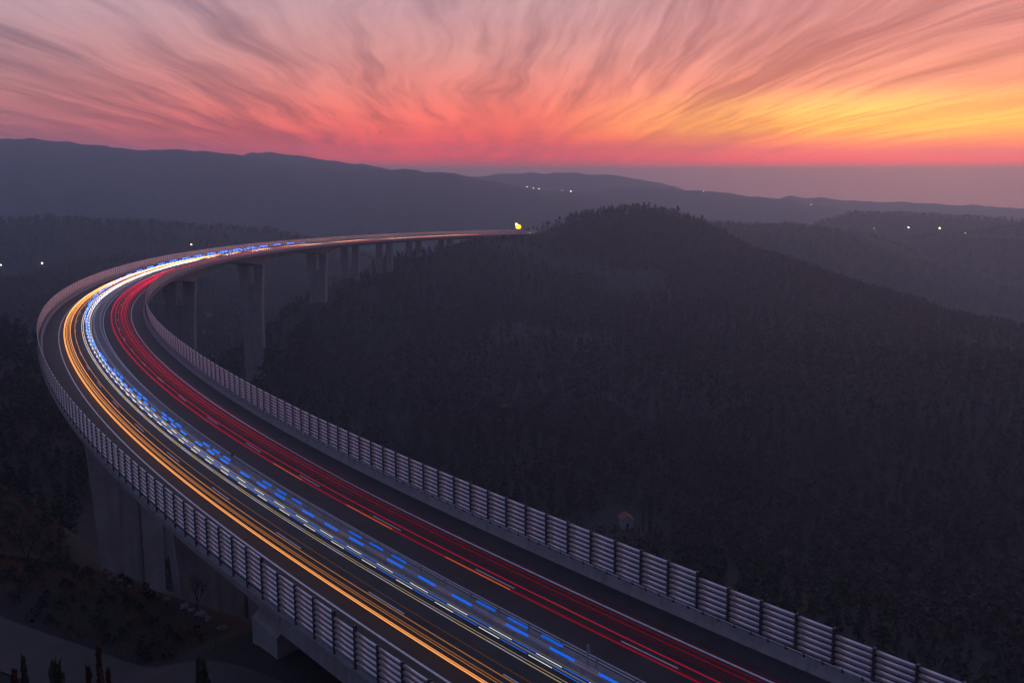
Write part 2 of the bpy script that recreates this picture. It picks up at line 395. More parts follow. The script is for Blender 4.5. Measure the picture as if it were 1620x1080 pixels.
RR = np.where(RR > 400, 400 + (RR - 400) * np.clip(1 - (np.abs(AA) - R(50)) / R(60) * .75, .25, 1), RR)
TX, TY = RR * np.sin(AA), RR * np.cos(AA)
TZ = height(TX, TY)
na, nr = TX.shape
ii, jj = np.meshgrid(np.arange(na), np.arange(nr - 1), indexing='ij')
i2 = (ii + 1) % na
TF = np.stack([ii * nr + jj, ii * nr + jj + 1, i2 * nr + jj + 1, i2 * nr + jj], -1).reshape(-1, 4)[:, ::-1]
terrain = obj('terrain', mesh('terrain', np.stack([TX, TY, TZ], -1), TF, M_['forest_floor'], True))
tag(terrain, 'dark wooded hills and valley floor under the viaduct', kind='structure')
def ground(x, y): return float(height(np.array([x]), np.array([y]))[0])

# ------------------------------------------------------------------ haze: one closed box of even, pale air
HB = MB(); HB.box((0, 1750, 50), (9600, 6600, 388))
hz = bpy.data.materials.new('haze_air'); hz.use_nodes = True; ht = hz.node_tree; ht.nodes.clear()
pv = ht.nodes.new('ShaderNodeVolumePrincipled'); pv.inputs['Color'].default_value = (.64, .84, 1.0, 1); pv.inputs['Density'].default_value = 2.7e-4
pv.inputs['Anisotropy'].default_value = .70
ho = ht.nodes.new('ShaderNodeOutputMaterial'); ht.links.new(pv.outputs[0], ho.inputs['Volume'])
haze = obj('haze', HB.mesh('haze', hz)); tag(haze, 'thin evening haze filling the valley', kind='stuff')
#@@DECK
# ------------------------------------------------------------------ viaduct
PIERS = [118, 193, 342, 490, 610, 716]                # Y-shaped
APPR = [770, 828, 880, 938, 992, 1046]                # twin columns
KNOTS = [75] + PIERS + APPR + [1085]
def depth(s):
    for a, b in zip(KNOTS[:-1], KNOTS[1:]):
        if a <= s <= b:
            def dk(k): return 2.9 if k <= 75 else 4.6 if k == 118 else 7.6 if k < 700 else 6.2 if k == 716 else 2.6
            mid = 2.5 if a >= 716 else 3.0
            u = (s - a) / (b - a)
            return mid + ((dk(a) - mid) * max(0, 1 - u * 2) ** 2 if u < .5 else (dk(b) - mid) * max(0, u * 2 - 1) ** 2)
    return 2.6
via = empty('viaduct', tuple(at(490, 0) - np.array([0, 0, 80])), 'long curving concrete motorway viaduct on tall forked piers', 'viaduct')
def girder(s):
    D = depth(s)
    return [(-13.35, -.02), (-13.35, -.55), (-12.6, -.60), (-8.3, -1.15), (-7.2, -D), (7.2, -D), (8.3, -1.15), (12.6, -.60), (13.35, -.55), (13.35, -.02)]
ssd = np.array(sorted(set(list(np.arange(68, 1100, 3.0)) + KNOTS)))
V, F = sweep(girder, ssd); obj('deck_girder', mesh('deck_girder', V, F, M_['concrete']), via)
V, F = sweep([(-13.35, -.02), (-13.35, -1.6), (13.35, -1.6), (13.35, -.02)], stations(-40, 67.8)); obj('approach_slab', mesh('approach_slab', V, F, M_['concrete']), via)
for sgn in (-1, 1):
    V, F = sweep([(sgn * 12.95, -.01), (sgn * 13.45, -.01), (sgn * 13.45, .28), (sgn * 12.95, .28)][::sgn], stations(-40, 1100))
    obj('edge_beam', mesh('edge_beam', V, F, M_['concrete_pale']), via)
def pier_y(s):
    M = frame(s, 0, 0, False); zt = M.translation.z - depth(s) + .35
    gz = min(ground(*(M @ Vector((o, l, 0))).xy) for o in (-6, 0, 6) for l in (-3, 3)) - 4
    H = zt - gz; M.translation.z = gz
    root = obj('pier', None, via, M); root.empty_display_size = 1
    fork = 11.0 if H > 20 else min(11, H * .8)
    zs = sorted(set([0, max(0, H - 34), max(0, H - 26), max(0, H - 18), H - fork, H - 5, H]))
    def outer(z):
        u = max(0, min(1, (z - (H - 34)) / 34)); return 5.9 + 1.9 * u ** 1.7
    for sg in (-1, 1):
        mb = MB(); n = len(zs); vs = []
        for z in zs:
            ln = 2.0 + .5 * max(0, (H - z) / 80)
            a, b = 2.0, outer(z)
            vs += [(sg * a, -ln, z), (sg * b, -ln, z), (sg * b, ln, z), (sg * a, ln, z)]
        fs = [(0, 1, 2, 3), tuple(range(4 * n - 4, 4 * n))]
        for i in range(n - 1):
            for j in range(4): fs.append((i * 4 + j, i * 4 + (j + 1) % 4, i * 4 + 4 + (j + 1) % 4, i * 4 + 4 + j))
        mb.add(vs, fs); me = mb.mesh('leg', M_['concrete']); o = obj('leg', me, root)
        o.matrix_parent_inverse = Matrix(); 
    mb = MB(); mb.box((0, 0, (H - fork) / 2), (3.98, 3.3, H - fork)); o = obj('web', mb.mesh('web', M_['concrete']), root); o.matrix_parent_inverse = Matrix()
    for sg in (-1, 1):                                   # lift joints: thin bands round each leg
        k = 5.0
        while k < H - 6:
            mb = MB(); w = outer(k) - 2.0; mb.box((sg * (2.0 + w / 2), 0, k), (w + .02, 4.03 + max(0, (H - k) / 80), .07)); k += 5.0
            o = obj('lift_joint', mb.mesh('lift_joint', M_['concrete']), root); o.matrix_parent_inverse = Matrix()
for s in PIERS: pier_y(s)
for s in APPR:
    M = frame(s, 0, 0, False); zt = M.translation.z - depth(s) + .35; gz = ground(M.translation.x, M.translation.y) - 6
    gz = min(gz, zt - 3); M.translation.z = gz; root = obj('pier', None, via, M)
    for sg in (-1, 1):
        mb = MB(); mb.prism([(sg * 2.4, 0), (sg * 7.0, 0), (sg * 7.2, zt - gz), (sg * 2.2, zt - gz)], -1.3, 1.3)
        o = obj('column', mb.mesh('column', M_['concrete']), root); o.matrix_parent_inverse = Matrix()
# abutment under the near end, with its wing wall
M = frame(79, 0, 0, False); gz = ground(M.translation.x, M.translation.y) - 8; hA = M.translation.z - 2.6 - gz; M.translation.z = gz
mb = MB(); mb.box((0, 0, hA / 2), (15.5, 2.4, hA)); mb.box((0, .6, hA - .5), (17.5, 4.6, 1.2))
o = obj('abutment', mb.mesh('abutment', M_['concrete_pale']), via, M)
mb = MB(); mb.prism([(-11.8, 0), (-7.8, 0), (-7.8, hA + 1.6), (-11.8, hA - 1.6)], -7.0, -1.3); obj('wing_wall', mb.mesh('wing_wall', M_['concrete_pale']), via, M)

# road surface and its markings
st = stations(-40, 1128)
OFF = np.linspace(-12.3, 12.3, 13)
V = np.concatenate([at(s, OFF, .004) for s in st]); n = len(OFF)
F = np.array([(i * n + j, i * n + j + 1, (i + 1) * n + j + 1, (i + 1) * n + j) for i in range(len(st) - 1) for j in range(n - 1)])
road = obj('road', mesh('road', V, F, M_['asphalt'])); tag(road, 'dark asphalt motorway carriageways on the viaduct', kind='structure')
def strip(name, o0, o1, a, b, h, m, parent):
    s_ = stations(a, b); V = np.concatenate([at(s, np.array([o0, o1]), h) for s in s_])
    F = np.array([(2 * i, 2 * i + 1, 2 * i + 3, 2 * i + 2) for i in range(len(s_) - 1)])
    return obj(name, mesh(name, V, F, m), parent)
for o in (-8.8, -1.25, 1.75, 9.05): strip('edge_line', o - .11, o + .11, -40, 1120, .009, M_['paint'], road)
for o, ph in ((-4.98, 3.0), (5.5, 1.0)):
    s = ph - 20
    while s < 1080: strip('lane_dash', o - .075, o + .075, s, s + 6.0, .009, M_['paint'], road); s += 19.6
strip('median_strip', -.95, 1.45, -40, 1120, .012, M_['concrete'], road)

# concrete parapets, one segment after another
def parapet(sgn, label):
    a0 = at(60, sgn * 12.5); r = empty('concrete_parapet', tuple(a0), label, 'parapet')
    prof = [(0, 0), (.62, 0), (.62, .92), (.28, .92), (.17, .42)]
    mb = MB(); L = 5.97; mb.prism([(p[0], p[1]) for p in prof] if sgn > 0 else [(-p[0], p[1]) for p in prof][::-1], -L / 2, L / 2)
    me = mb.mesh('segment', M_['concrete_pale']); s = -20
    while s < 1085:
        obj('segment', me, r, frame(s, sgn * 12.27, .006)); s += 6.0
    rl = MB(); rl.tube([at(s, sgn * 12.6, 1.12) for s in stations(-25, 1090)], .055, 6); obj('rail', rl.mesh('rail', M_['galvanised'], True), r)
    bm = MB(); bm.box((0, 0, .07), (.16, .10, .30)); me = bm.mesh('bracket', M_['steel_dark']); s = -20
    for k in range(280): obj('bracket', me, r, frame(s + k * 1.625, sgn * 12.62, .95))
parapet(-1, 'low concrete parapet along the outer left edge of the viaduct')
parapet(1, 'low concrete parapet with steel rail along the inner right edge')

# steel wind barriers: posts with lens-shaped slats
BAY = 3.25; PITCHS = .475
def merge(me, Ms):
    n = len(me.vertices); V0 = np.empty(n * 3, np.float32); me.vertices.foreach_get('co', V0); V0 = np.c_[V0.reshape(-1, 3), np.ones(n)]
    polys = [tuple(p.vertices) for p in me.polygons]; V = []; F = []
    for k, M in enumerate(Ms):
        V.append((V0 @ np.array(M).T)[:, :3]); F += [tuple(i + k * n for i in p) for p in polys]
    return mesh(me.name, np.concatenate(V), F, me.materials[0])
sl = []
for k in range(10):
    a = 2 * math.pi * k / 10; sl.append((.105 * math.sin(a), .178 * math.cos(a)))
mb = MB(); mb.prism(sl, -BAY / 2 + .075, BAY / 2 - .075); SLAT = mb.mesh('slat', M_['aluminium'], False)
for p in SLAT.polygons: p.use_smooth = len(p.vertices) == 4
def post_mesh(h):
    mb = MB()
    for x in (-.11, .11): mb.box((x, 0, h / 2), (.03, .20, h))
    mb.box((0, 0, h / 2), (.178, .02, h)); mb.box((0, 0, h + .015), (.26, .19, .03))
    k = .9
    while k < h: mb.box((-.125, 0, k), (.03, .22, .10)); mb.box((.125, 0, k), (.03, .22, .10)); k += PITCHS
    mb.box((0, 0, .05), (.36, .30, .06))
    return mb.mesh('post', M_['steel_dark'])
def barrier(sgn, steps, label):
    o = sgn * 13.2
    root = empty('wind_barrier', tuple(at(60, o)), label, 'wind barrier', 'wind barriers along the viaduct')
    meshes = {}; far_p = []; far_s = []; np_ = ns_ = 0
    s = 12.0 if sgn > 0 else 26.0
    nslots = 7
    while s < 1095:
        drop = sum(1 for q in steps if s < q); dpo = sum(1 for q in steps if s + .3 < q + .0)
        h = 4.04 - .26 - PITCHS * .75 * dpo
        hp = round(h + .06, 3)
        if hp not in meshes: meshes[hp] = post_mesh(hp)
        M = frame(s, o, .26)
        if np_ < 300: obj('post', meshes[hp], root, M); np_ += 1
        else: far_p.append(M)
        for k in range(nslots):
            zc = h + .26 - .178 - k * PITCHS
            if sum(1 for q in steps if s < q - .1): zc = (4.04 - PITCHS * .75 * sum(1 for q in steps if s < q - .1)) - .178 - k * PITCHS
            if zc < .45: continue
            Ms = frame(s + BAY / 2, o, zc)
            if ns_ < 300: obj('slat', SLAT, root, Ms); ns_ += 1
            else: far_s.append(Ms)
        kb = None
        s += BAY
    q = obj('post', merge(meshes[max(meshes)], far_p), root); q['kind'] = 'stuff'
    q = obj('slat', merge(SLAT, far_s), root); q['kind'] = 'stuff'
    for p in q.data.polygons: p.use_smooth = len(p.vertices) == 4
    V, F = sweep([(o - .03, .27), (o + .03, .27), (o + .03, .56), (o - .03, .56)], stations(s * 0 + (12 if sgn > 0 else 26), 1095))
    obj('kick_plate', mesh('kick_plate', V, F, M_['galvanised']), root)
barrier(-1, (71.6, 55.4), 'slatted metal wind barrier on the outer left edge of the viaduct')
barrier(1, (44.6, 31.6), 'slatted metal wind barrier on the inner right edge above the valley')

# median guard rails
def guard(o, sgn, label):
    r = empty('guard_rail', tuple(at(60, o)), label, 'guard rail', 'guard rails on the median')
    w = [(0, 0), (.05, .05), (.05, .11), (0, .155), (.05, .20), (.05, .26), (0, .31)]
    sec = [(o + sgn * a, .46 + b) for a, b in w] + [(o + sgn * (a - .012), .46 + b) for a, b in w[::-1]]
    V, F = sweep(sec, stations(-30, 1100)); obj('rail', mesh('rail', V, F, M_['galvanised']), r)
    V, F = sweep([(o - sgn * .14 - .05, .74), (o - sgn * .14 + .05, .74), (o - sgn * .14 + .05, .80), (o - sgn * .14 - .05, .80)], stations(-30, 1100))
    obj('top_rail', mesh('top_rail', V, F, M_['galvanised']), r)
    mb = MB(); mb.box((0, 0, .37), (.06, .12, .74)); me = mb.mesh('post', M_['galvanised'])
    for k in range(270): obj('post', me, r, frame(-24 + 4 * k, o - sgn * .09, .012))
guard(-.62, -1, 'steel guard rail on the median beside the headlight trails')
guard(1.12, 1, 'steel guard rail on the median beside the red trails')
# marker posts on the median
for s, o, h, lab in ((44.3, 1.45, 1.9, 'slim upright marker post on the median in the foreground'), (114.8, 1.5, 1.7, 'small dark marker post on the median farther along')):
    r = empty('marker_post', tuple(at(s, .4)), lab, 'post', 'marker posts on the median')
    mb = MB(); mb.box((0, 0, h / 2), (.09, .07, h)); obj('upright', mb.mesh('upright', M_['galvanised']), r, frame(s, .4, .014))
    mb = MB(); mb.prism([(-.16, 0), (.16, 0), (.18, .1), (.16, .62), (0, .72), (-.16, .62), (-.18, .1)], -.06, -.037); obj('reflector_board', mb.mesh('reflector_board', M_['galvanised' if s < 60 else 'roof_tile']), r, frame(s, .4, h - .7))

# ------------------------------------------------------------------ light of the passing traffic, drawn out along the lanes
AMB = (1.0, .36, .09); PALE = (1.0, .74, .40); WHT = (.80, .88, 1.0); BLU = (.01, .16, 1.0); RED = (1.0, .012, .055); ORG = (1.0, .16, .03)
emat('glow_amber', AMB, 1, True); emat('glow_pale', PALE, 1, True); emat('glow_white', WHT, 1, True); emat('glow_blue', BLU, 1, True)
emat('glow_red', RED, 1, True); emat('glow_orange', ORG, 1, True)
def gprof(s, near, far): 
    t = np.clip((s - 60) / 190, 0, 1); t = t * t * (3 - 2 * t); u = np.clip((s - 260) / 160, 0, 1); return (near + (far - near) * t) * (1 + 2.2 * u)
def gmesh(mb, name, m, gl):
    me = mb.mesh(name, M_[m]); A = me.attributes.new('glow', 'FLOAT', 'POINT'); A.data.foreach_set('value', np.array(gl, np.float32)); return me
def trail(o, h, rad, m, near, far, label, group, a=-20, b=1110, wob=0.0, ph=0.0, segs=None):
    if segs:
        r = empty('light_trail', tuple(at(segs[0][0], o, h)), label, 'light trail', group); cache = {}
        for (p, q) in segs:
            g = round(float(gprof((p + q) / 2, near, far)), 1 if far > 1.5 else 2); key = (g, round(q - p, 1))
            if key not in cache:
                mb = MB(); L = (q - p) / 2; mb.tube([(0, -L, 0), (0, L, 0)], rad, 6); cache[key] = gmesh(mb, 'dash', m, [g] * 12)
            obj('dash', cache[key], r, frame((p + q) / 2, o, h))
        return r
    mb = MB(); gl = []; s_ = stations(a, b)
    mb.tube([at(s, o + wob * math.sin(s / 70 + ph), h) for s in s_], rad, 5)
    for s in s_: gl += [float(gprof(s, near, far))] * 5
    ob = obj('light_trail', gmesh(mb, 'light_trail', m, gl)); tag(ob, label, 'light trail', group); return ob
GL, GR = 'headlight trails on the left carriageway', 'tail light trails on the right carriageway'
for o, h, r, m, nr_, fr, wb, ph, lab in [
    (-7.62, .65, .055, 'glow_amber', 1.15, 2.6, .0, 0, 'brightest amber headlight trail, nearest the left edge line'),
    (-7.42, .65, .045, 'glow_amber', .95, 2.4, .0, 0, 'amber trail hugging the right side of the brightest amber trail'),
    (-6.95, .62, .035, 'glow_amber', .34, 2.2, .12, 1, 'third amber trail from the left edge line'),
    (-6.72, .68, .03, 'glow_amber', .20, 1.6, .16, 2, 'faint amber trail, fourth from the left edge line'),
    (-6.50, .65, .03, 'glow_amber', .22, 2.0, .12, 3, 'faint amber trail, fifth from the left edge line'),
    (-6.05, .65, .04, 'glow_amber', .34, 2.4, .10, 1.4, 'amber trail in the outer lane, sixth from the left edge line'),
    (-5.05, .65, .035, 'glow_amber', .075, 1.2, .06, .4, 'dim brown trail running over the left lane dashes'),
    (-3.42, .65, .028, 'glow_pale', .42, 2.2, .05, .8, 'thin pale yellow trail, first beyond the left lane dashes'),
    (-3.05, .62, .026, 'glow_pale', .30, 2.0, .08, 2.0, 'thin pale yellow trail, second beyond the left lane dashes'),
    (-2.20, .70, .03, 'glow_pale', .12, 2.2, .05, 2.6, 'soft pale trail between the white dashed trails'),
    (-1.55, .66, .03, 'glow_pale', .12, 1.9, .04, .3, 'soft pale trail closest to the median guard rail')]:
    trail(o, h, r, m, nr_, fr, lab, GL, wob=wb, ph=ph)
def dashes(a, b, L, per, n=1, gap=0, ph=0):
    out = []; s = a + ph
    while s < b:
        for k in range(n): out.append((s + k * (L + gap), s + k * (L + gap) + L))
        s += per
    return out
trail(-1.80, .66, .024, 'glow_white', 1.1, 5.0, 'white dashed strobe trail nearer the guard rail', GL, segs=dashes(20, 640, 2.9, 5.9, ph=1.2))
trail(-2.42, .66, .024, 'glow_white', 1.1, 5.0, 'white dashed strobe trail farther from the guard rail', GL, segs=dashes(20, 640, 2.7, 6.3))
trail(-1.82, .72, .026, 'glow_blue', .9, 3.0, 'thin blue dashed trail filling the gaps of the white dashes by the rail', GL, segs=dashes(20, 640, 2.8, 5.9, ph=4.1))
trail(-2.44, .70, .026, 'glow_blue', .9, 3.0, 'thin blue dashed trail filling the gaps of the outer white dashes', GL, segs=dashes(20, 640, 3.2, 6.3, ph=2.9))
trail(-3.15, .52, .028, 'glow_blue', .42, 2.2, 'dim blue dashed trail under the thin pale trails', GL, segs=dashes(20, 640, 4.6, 9.2))
trail(-2.45, 2.20, .10, 'glow_blue', .75, 3.4, 'row of blue strobe dashes high above the inner lane', GL, segs=dashes(20, 690, 2.6, 17.6, 3, 2.6))
trail(-2.48, 2.85, .10, 'glow_blue', .55, 3.2, 'upper row of thick blue strobe dashes level with the guard rail', GL, segs=dashes(20, 690, 2.3, 21.0, 3, 1.7, ph=3))
trail(-2.44, 2.02, .022, 'glow_amber', .16, .6, 'thin dull gold line under the blue strobe dashes', GL, segs=dashes(20, 640, 3.4, 9, 1, 0, ph=2))
for o, h, r, nr_, fr, wb, ph, lab in [
    (3.85, .80, .05, .24, .85, .04, .5, 'deep red tail light trail nearest the median'),
    (4.15, .78, .03, .07, .55, .06, 1.5, 'faint red trail just right of the one nearest the median'),
    (4.95, .80, .05, .32, .65, .05, .2, 'bright red trail beside the right lane dashes'),
    (5.75, .82, .03, .04, .45, .06, .9, 'thin faint red trail right of the lane dashes'),
    (6.20, .80, .035, .05, .5, .05, 2.2, 'dark red trail in the middle of the right lane'),
    (6.65, .80, .045, .12, .85, .06, 1.1, 'strong red trail in the right lane'),
    (7.05, .78, .03, .035, .4, .05, .4, 'dull red trail between two strong ones in the right lane'),
    (7.35, .80, .04, .09, .85, .07, 2.8, 'strong red trail nearer the right edge line'),
    (7.90, .85, .035, .045, .55, .08, 1.9, 'faint wine red trail close to the right edge line'),
    (8.55, .80, .03, .022, .30, .05, .7, 'very dim red trail beside the right edge line')]:
    trail(o, h, r, 'glow_red', nr_, fr, lab, GR, wob=wb, ph=ph)
trail(3.86, .84, .052, 'glow_orange', .45, .8, 'short orange flashes along the red trail nearest the median', GR, segs=[(100, 109), (78, 88), (58, 68), (420, 426), (440, 446), (462, 468)])
trail(5.20, .70, .02, 'glow_amber', .30, .4, 'short thin orange streak beside the right lane dashes in the foreground', GR, segs=[(44, 60)])
#@@END
#@@VEG
# ------------------------------------------------------------------ helpers for placing things on the ground seen at a pixel
def hit(px, py, a=40, b=8000):
    d_ = pix(px, py, dist=1.0) - np.array([0, 0, ZC])
    t = np.geomspace(a, b, 1500); P = d_[None] * t[:, None] + np.array([0, 0, ZC])
    g = height(P[:, 0], P[:, 1]); k = np.where(P[:, 2] <= g)[0]
    k = k[0] if len(k) else len(t) - 1
    return np.array([P[k, 0], P[k, 1], g[k]])
def clump(n, rng, shape, size, tri=True):
    """n leaf clumps spread through a crown; shape(u)-> radius at relative height u"""
    V = []; F = []
    for i in range(n):
        u = rng.random() ** .8; r = shape(u) * math.sqrt(rng.uniform(.15, 1)); a = rng.uniform(0, 6.283)
        c = np.array([r * math.cos(a), r * math.sin(a), u])
        b = rng.normal(size=(2, 3)); b /= np.linalg.norm(b, axis=1)[:, None]
        q = size * rng.uniform(.6, 1.4)
        p = [c + b[0] * q, c - b[0] * q * .5 + b[1] * q * .9, c - b[0] * q * .5 - b[1] * q * .9]
        k = len(V); V += p; F.append((k, k + 1, k + 2))
    return np.array(V), np.array(F)
def tmpl(kind, n, rng, lean=0):
    if kind == 'pine': sh = lambda u: .30 * (1.06 - u) ** .75 * (.55 + .45 * math.sin(u * 17 + 1) ** 2) if u > .12 else .06; V, F = clump(n, rng, sh, .40 / n ** .36)
    elif kind == 'round': sh = lambda u: .42 * math.sqrt(max(.02, 1 - (u * 2 - 1.15) ** 2 * .75)) if u > .22 else .08; V, F = clump(n, rng, sh, .46 / n ** .36)
    elif kind == 'cypress': sh = lambda u: .085 * math.sin(min(1, u * 1.6 + .12) * 1.57) * (1.02 - u) ** .45; V, F = clump(n, rng, sh, .16 / n ** .30)
    else: sh = lambda u: .5 * math.sqrt(max(0, 1 - u * u)); V, F = clump(n, rng, sh, .6 / n ** .36)
    return V, F
def forest(name, label, pts, hts, kind, n, m, seed, variants=7, trunk=True):
    rng = np.random.default_rng(seed); T_ = [tmpl(kind, n, rng) for _ in range(variants)]
    Vs = []; Fs = []; k = 0
    which = rng.integers(0, variants, len(pts))
    for v in range(variants):
        sel = np.where(which == v)[0]
        if not len(sel): continue
        V, F = T_[v]
        if trunk:
            tv = np.array([[.02, 0, 0], [-.01, .017, 0], [-.01, -.017, 0], [0, 0, .7]]); V = np.concatenate([V, tv]); nn = len(V) - 4
            F = np.concatenate([F, [[nn, nn + 1, nn + 3], [nn + 1, nn + 2, nn + 3], [nn + 2, nn, nn + 3]]])
        a = rng.uniform(0, 6.283, len(sel)); c, s = np.cos(a)[:, None], np.sin(a)[:, None]
        h = hts[sel][:, None]; w = h * rng.uniform(.8, 1.25, len(sel))[:, None]
        X = (V[None, :, 0] * c - V[None, :, 1] * s) * w + pts[sel][:, 0:1]; Y = (V[None, :, 0] * s + V[None, :, 1] * c) * w + pts[sel][:, 1:2]
        Z = V[None, :, 2] * h + pts[sel][:, 2:3] - .3
        P = np.stack([X, Y, Z], -1).reshape(-1, 3)
        G = (F[None] + (np.arange(len(sel)) * len(V))[:, None, None]).reshape(-1, 3) + k
        k += len(P); Vs.append(P); Fs.append(G)
    o = obj(name, mesh(name, np.concatenate(Vs), np.concatenate(Fs), m)); tag(o, label, kind='stuff'); return o
def scatter(r0, r1, sp, seed, az=33):
    rng = np.random.default_rng(seed)
    xs = np.arange(-r1 * .6, r1 * .6, sp); ys = np.arange(r0 * .8, r1, sp)
    X, Y = np.meshgrid(xs, ys); X = X.ravel() + rng.uniform(-.5, .5, X.size) * sp; Y = Y.ravel() + rng.uniform(-.5, .5, Y.size) * sp
    r = np.hypot(X, Y); a = np.degrees(np.arctan2(X, Y)); k = (r > r0) & (r < r1) & (np.abs(a) < az)
    return X[k], Y[k]
sx_, sy_, sz_, _ = line(np.arange(-40, 1131, 5.0))
def road_clear(X, Y, Z, h):
    ok = np.ones(len(X), bool)
    dm = np.full(len(X), 1e9); zz = np.zeros(len(X))
    for a, b, c in zip(sx_, sy_, sz_):
        dd = np.hypot(X - a, Y - b); m = dd < dm; dm[m] = dd[m]; zz[m] = c
    ok &= (dm > 20) | ((Z + h < zz - 9) & (dm > 9))
    ok &= (dm > 32) | (Z + h < zz + 1)
    return ok
CH = hit(990, 834)
def place(r0, r1, sp, seed, hlo, hhi):
    X, Y = scatter(r0, r1, sp, seed); Z = height(X, Y); rng = np.random.default_rng(seed + 50)
    H = rng.uniform(hlo, hhi, len(X)) * (1 + .5 * fbm(X / 60, Y / 60, 3, 21))
    k = road_clear(X, Y, Z, H)
    k &= np.hypot(X - CH[0], Y - CH[1]) > 16
    # open meadows
    k &= ~((fbm(X / 110, Y / 110, 3, 31) > .17) & (rng.random(len(X)) < .9))
    # keep out of the near bank and the left foreground
    k &= (Y > 235) | (X > -5)
    return np.stack([X, Y, Z], -1)[k], H[k]
P, H = place(205, 480, 5.6, 1, 4.5, 9)
dec = fbm(P[:, 0] / 70, P[:, 1] / 70, 3, 41) + RNG.normal(0, .05, len(P)) > .0
forest('wood', 'dark pine wood on the valley floor', P[~dec], H[~dec], 'pine', 64, M_['needles'], 5)
forest('wood', 'bare winter trees on the valley floor', P[dec], H[dec] * .9, 'round', 64, M_['leafless'], 6)
P, H = place(480, 1230, 6.2, 2, 5.5, 10)
dec = fbm(P[:, 0] / 90, P[:, 1] / 90, 3, 42) + RNG.normal(0, .06, len(P)) > .03
forest('wood', 'pine wood covering the central hill', P[~dec], H[~dec], 'pine', 26, M_['needles'], 7)
forest('wood', 'bare winter trees on the central hill', P[dec], H[dec] * .85, 'round', 26, M_['leafless'], 8)
P, H = place(1230, 2300, 11, 3, 6, 10)
forest('wood', 'distant woods on the ridges beyond the hill', P, H, 'round', 14, M_['needles'], 9, trunk=False)

# ------------------------------------------------------------------ single trees one can pick out
def tree(name, base, h, kind, label, group, seed, crown_m='needles', n=420, w=1.0):
    rng = np.random.default_rng(seed); r = empty(name, tuple(base - np.array([0, 0, .2])), label, 'tree', group)
    mb = MB(); lean = rng.normal(0, .02, 2)
    mb.tube([(lean[0] * h * u, lean[1] * h * u, h * u) for u in (0, .2, .5, .8, .96)], [h * .022, h * .017, h * .012, h * .006, h * .002], 7)
    for i in range(7):
        u = rng.uniform(.3, .85); a = rng.uniform(0, 6.28); L = h * (.22 if kind != 'cypress' else .05) * (1.1 - u) * w
        mb.tube([(0, 0, h * u), (L * .5 * math.cos(a), L * .5 * math.sin(a), h * u + L * .2), (L * math.cos(a), L * math.sin(a), h * u + L * .3)], [h * .006, h * .004, h * .002], 5)
    obj('trunk', mb.mesh('trunk', M_['bark']), r, Matrix.Translation(tuple(base - np.array([0, 0, .2]))))
    V, F = tmpl(kind, n, rng); V = V * np.array([h * w, h * w, h])
    obj('crown', mesh('crown', V, F, M_[crown_m]), r, Matrix.Translation(tuple(base))); return r
pcols = [(421, 478, 560, 17), (434, 474, 575, 20), (458, 470, 600, 20), (470, 470, 610, 22), (484, 468, 630, 19)]
for i, (px, py, dist, h) in enumerate(pcols):
    p = pix(px, py, dist=dist); p[2] = min(ground(p[0], p[1]), p[2])
    top = pix(px, 448 - (i % 3) * 5, dist=dist)[2]; h = max(8, min(26, top - p[2]))
    tree('pine_tree', p, h, 'pine', 'dark pine beside the forked pier, %s from the left' % ('first second third fourth fifth'.split()[i]), 'pines beside the forked pier', 60 + i, n=380, w=1.3)
for i, (px, py, h) in enumerate([(841, 802, 10), (886, 808, 9), (899, 812, 6), (935, 816, 8), (1017, 838, 13), (1028, 840, 18)]):
    p = hit(px, py + 6); tree('cypress_tree', p, h * .8, 'cypress', ['slim cypress farthest left of the chapel', 'slim cypress, second from the left near the chapel', 'short slim cypress, third from the left near the chapel', 'slim cypress just left of the chapel',
        'slim cypress immediately right of the chapel', 'tallest slim cypress to the right of the chapel'][i], 'cypresses around the chapel', 80 + i, n=420)
for i, px in enumerate([850, 874, 902, 931, 958, 984, 1004, 1019, 1036, 1072, 1088, 1110]):
    py = np.interp(px, [850, 900, 950, 1010, 1060, 1110], [371, 354, 343, 338, 343, 360]); p = pix(px, py, dist=1055); p[2] = ground(p[0], p[1])
    tree('pine_tree', p, 8.5 + (i * 37 % 5), 'pine', 'pine on the central hill\'s skyline, %s from the left' % 'first second third fourth fifth sixth seventh eighth ninth tenth eleventh twelfth'.split()[i], 'skyline pines of the central hill', 100 + i, n=120, w=1.4)
def bare_tree(base, h, label, seed, thick=1.0):
    rng = random.Random(seed); r = empty('bare_tree', tuple(base - np.array([0, 0, .2])), label, 'tree', 'bare winter trees')
    tr = MB(); cr = MB()
    def grow(p, d_, L, rad, lev):
        q = p + d_ * L; m = p + d_ * L * .5 + Vector((rng.uniform(-1, 1), rng.uniform(-1, 1), 0)) * L * .05
        (tr if lev == 0 else cr).tube([p, m, q], [rad, rad * .8, rad * .6], 5 if lev < 2 else 3, cap=False)
        if lev >= 5: return
        for i in range(3 if lev < 4 else 2):
            nd = (d_ + Vector((rng.uniform(-1, 1), rng.uniform(-1, 1), rng.uniform(-.15, .6))) * .75).normalized()
            grow(q if i else p + d_ * L * rng.uniform(.55, .9), nd, L * rng.uniform(.62, .82), rad * .58, lev + 1)
    grow(Vector(), Vector((0, 0, 1)), h * .26, h * .018 * thick, 0); grow(Vector((0, 0, h * .12)), Vector((.4, .2, 1)).normalized(), h * .2, h * .012 * thick, 1)
    M = Matrix.Translation(tuple(base - np.array([0, 0, .2])))
    obj('trunk', tr.mesh('trunk', M_['bark']), r, M); obj('crown', cr.mesh('crown', M_['leafless']), r, M)
p = pix(42, 915, dist=124); p[2] = ground(p[0], p[1]); bare_tree(p, 10, 'bare leafless tree on the bank left of the near pier', 3)
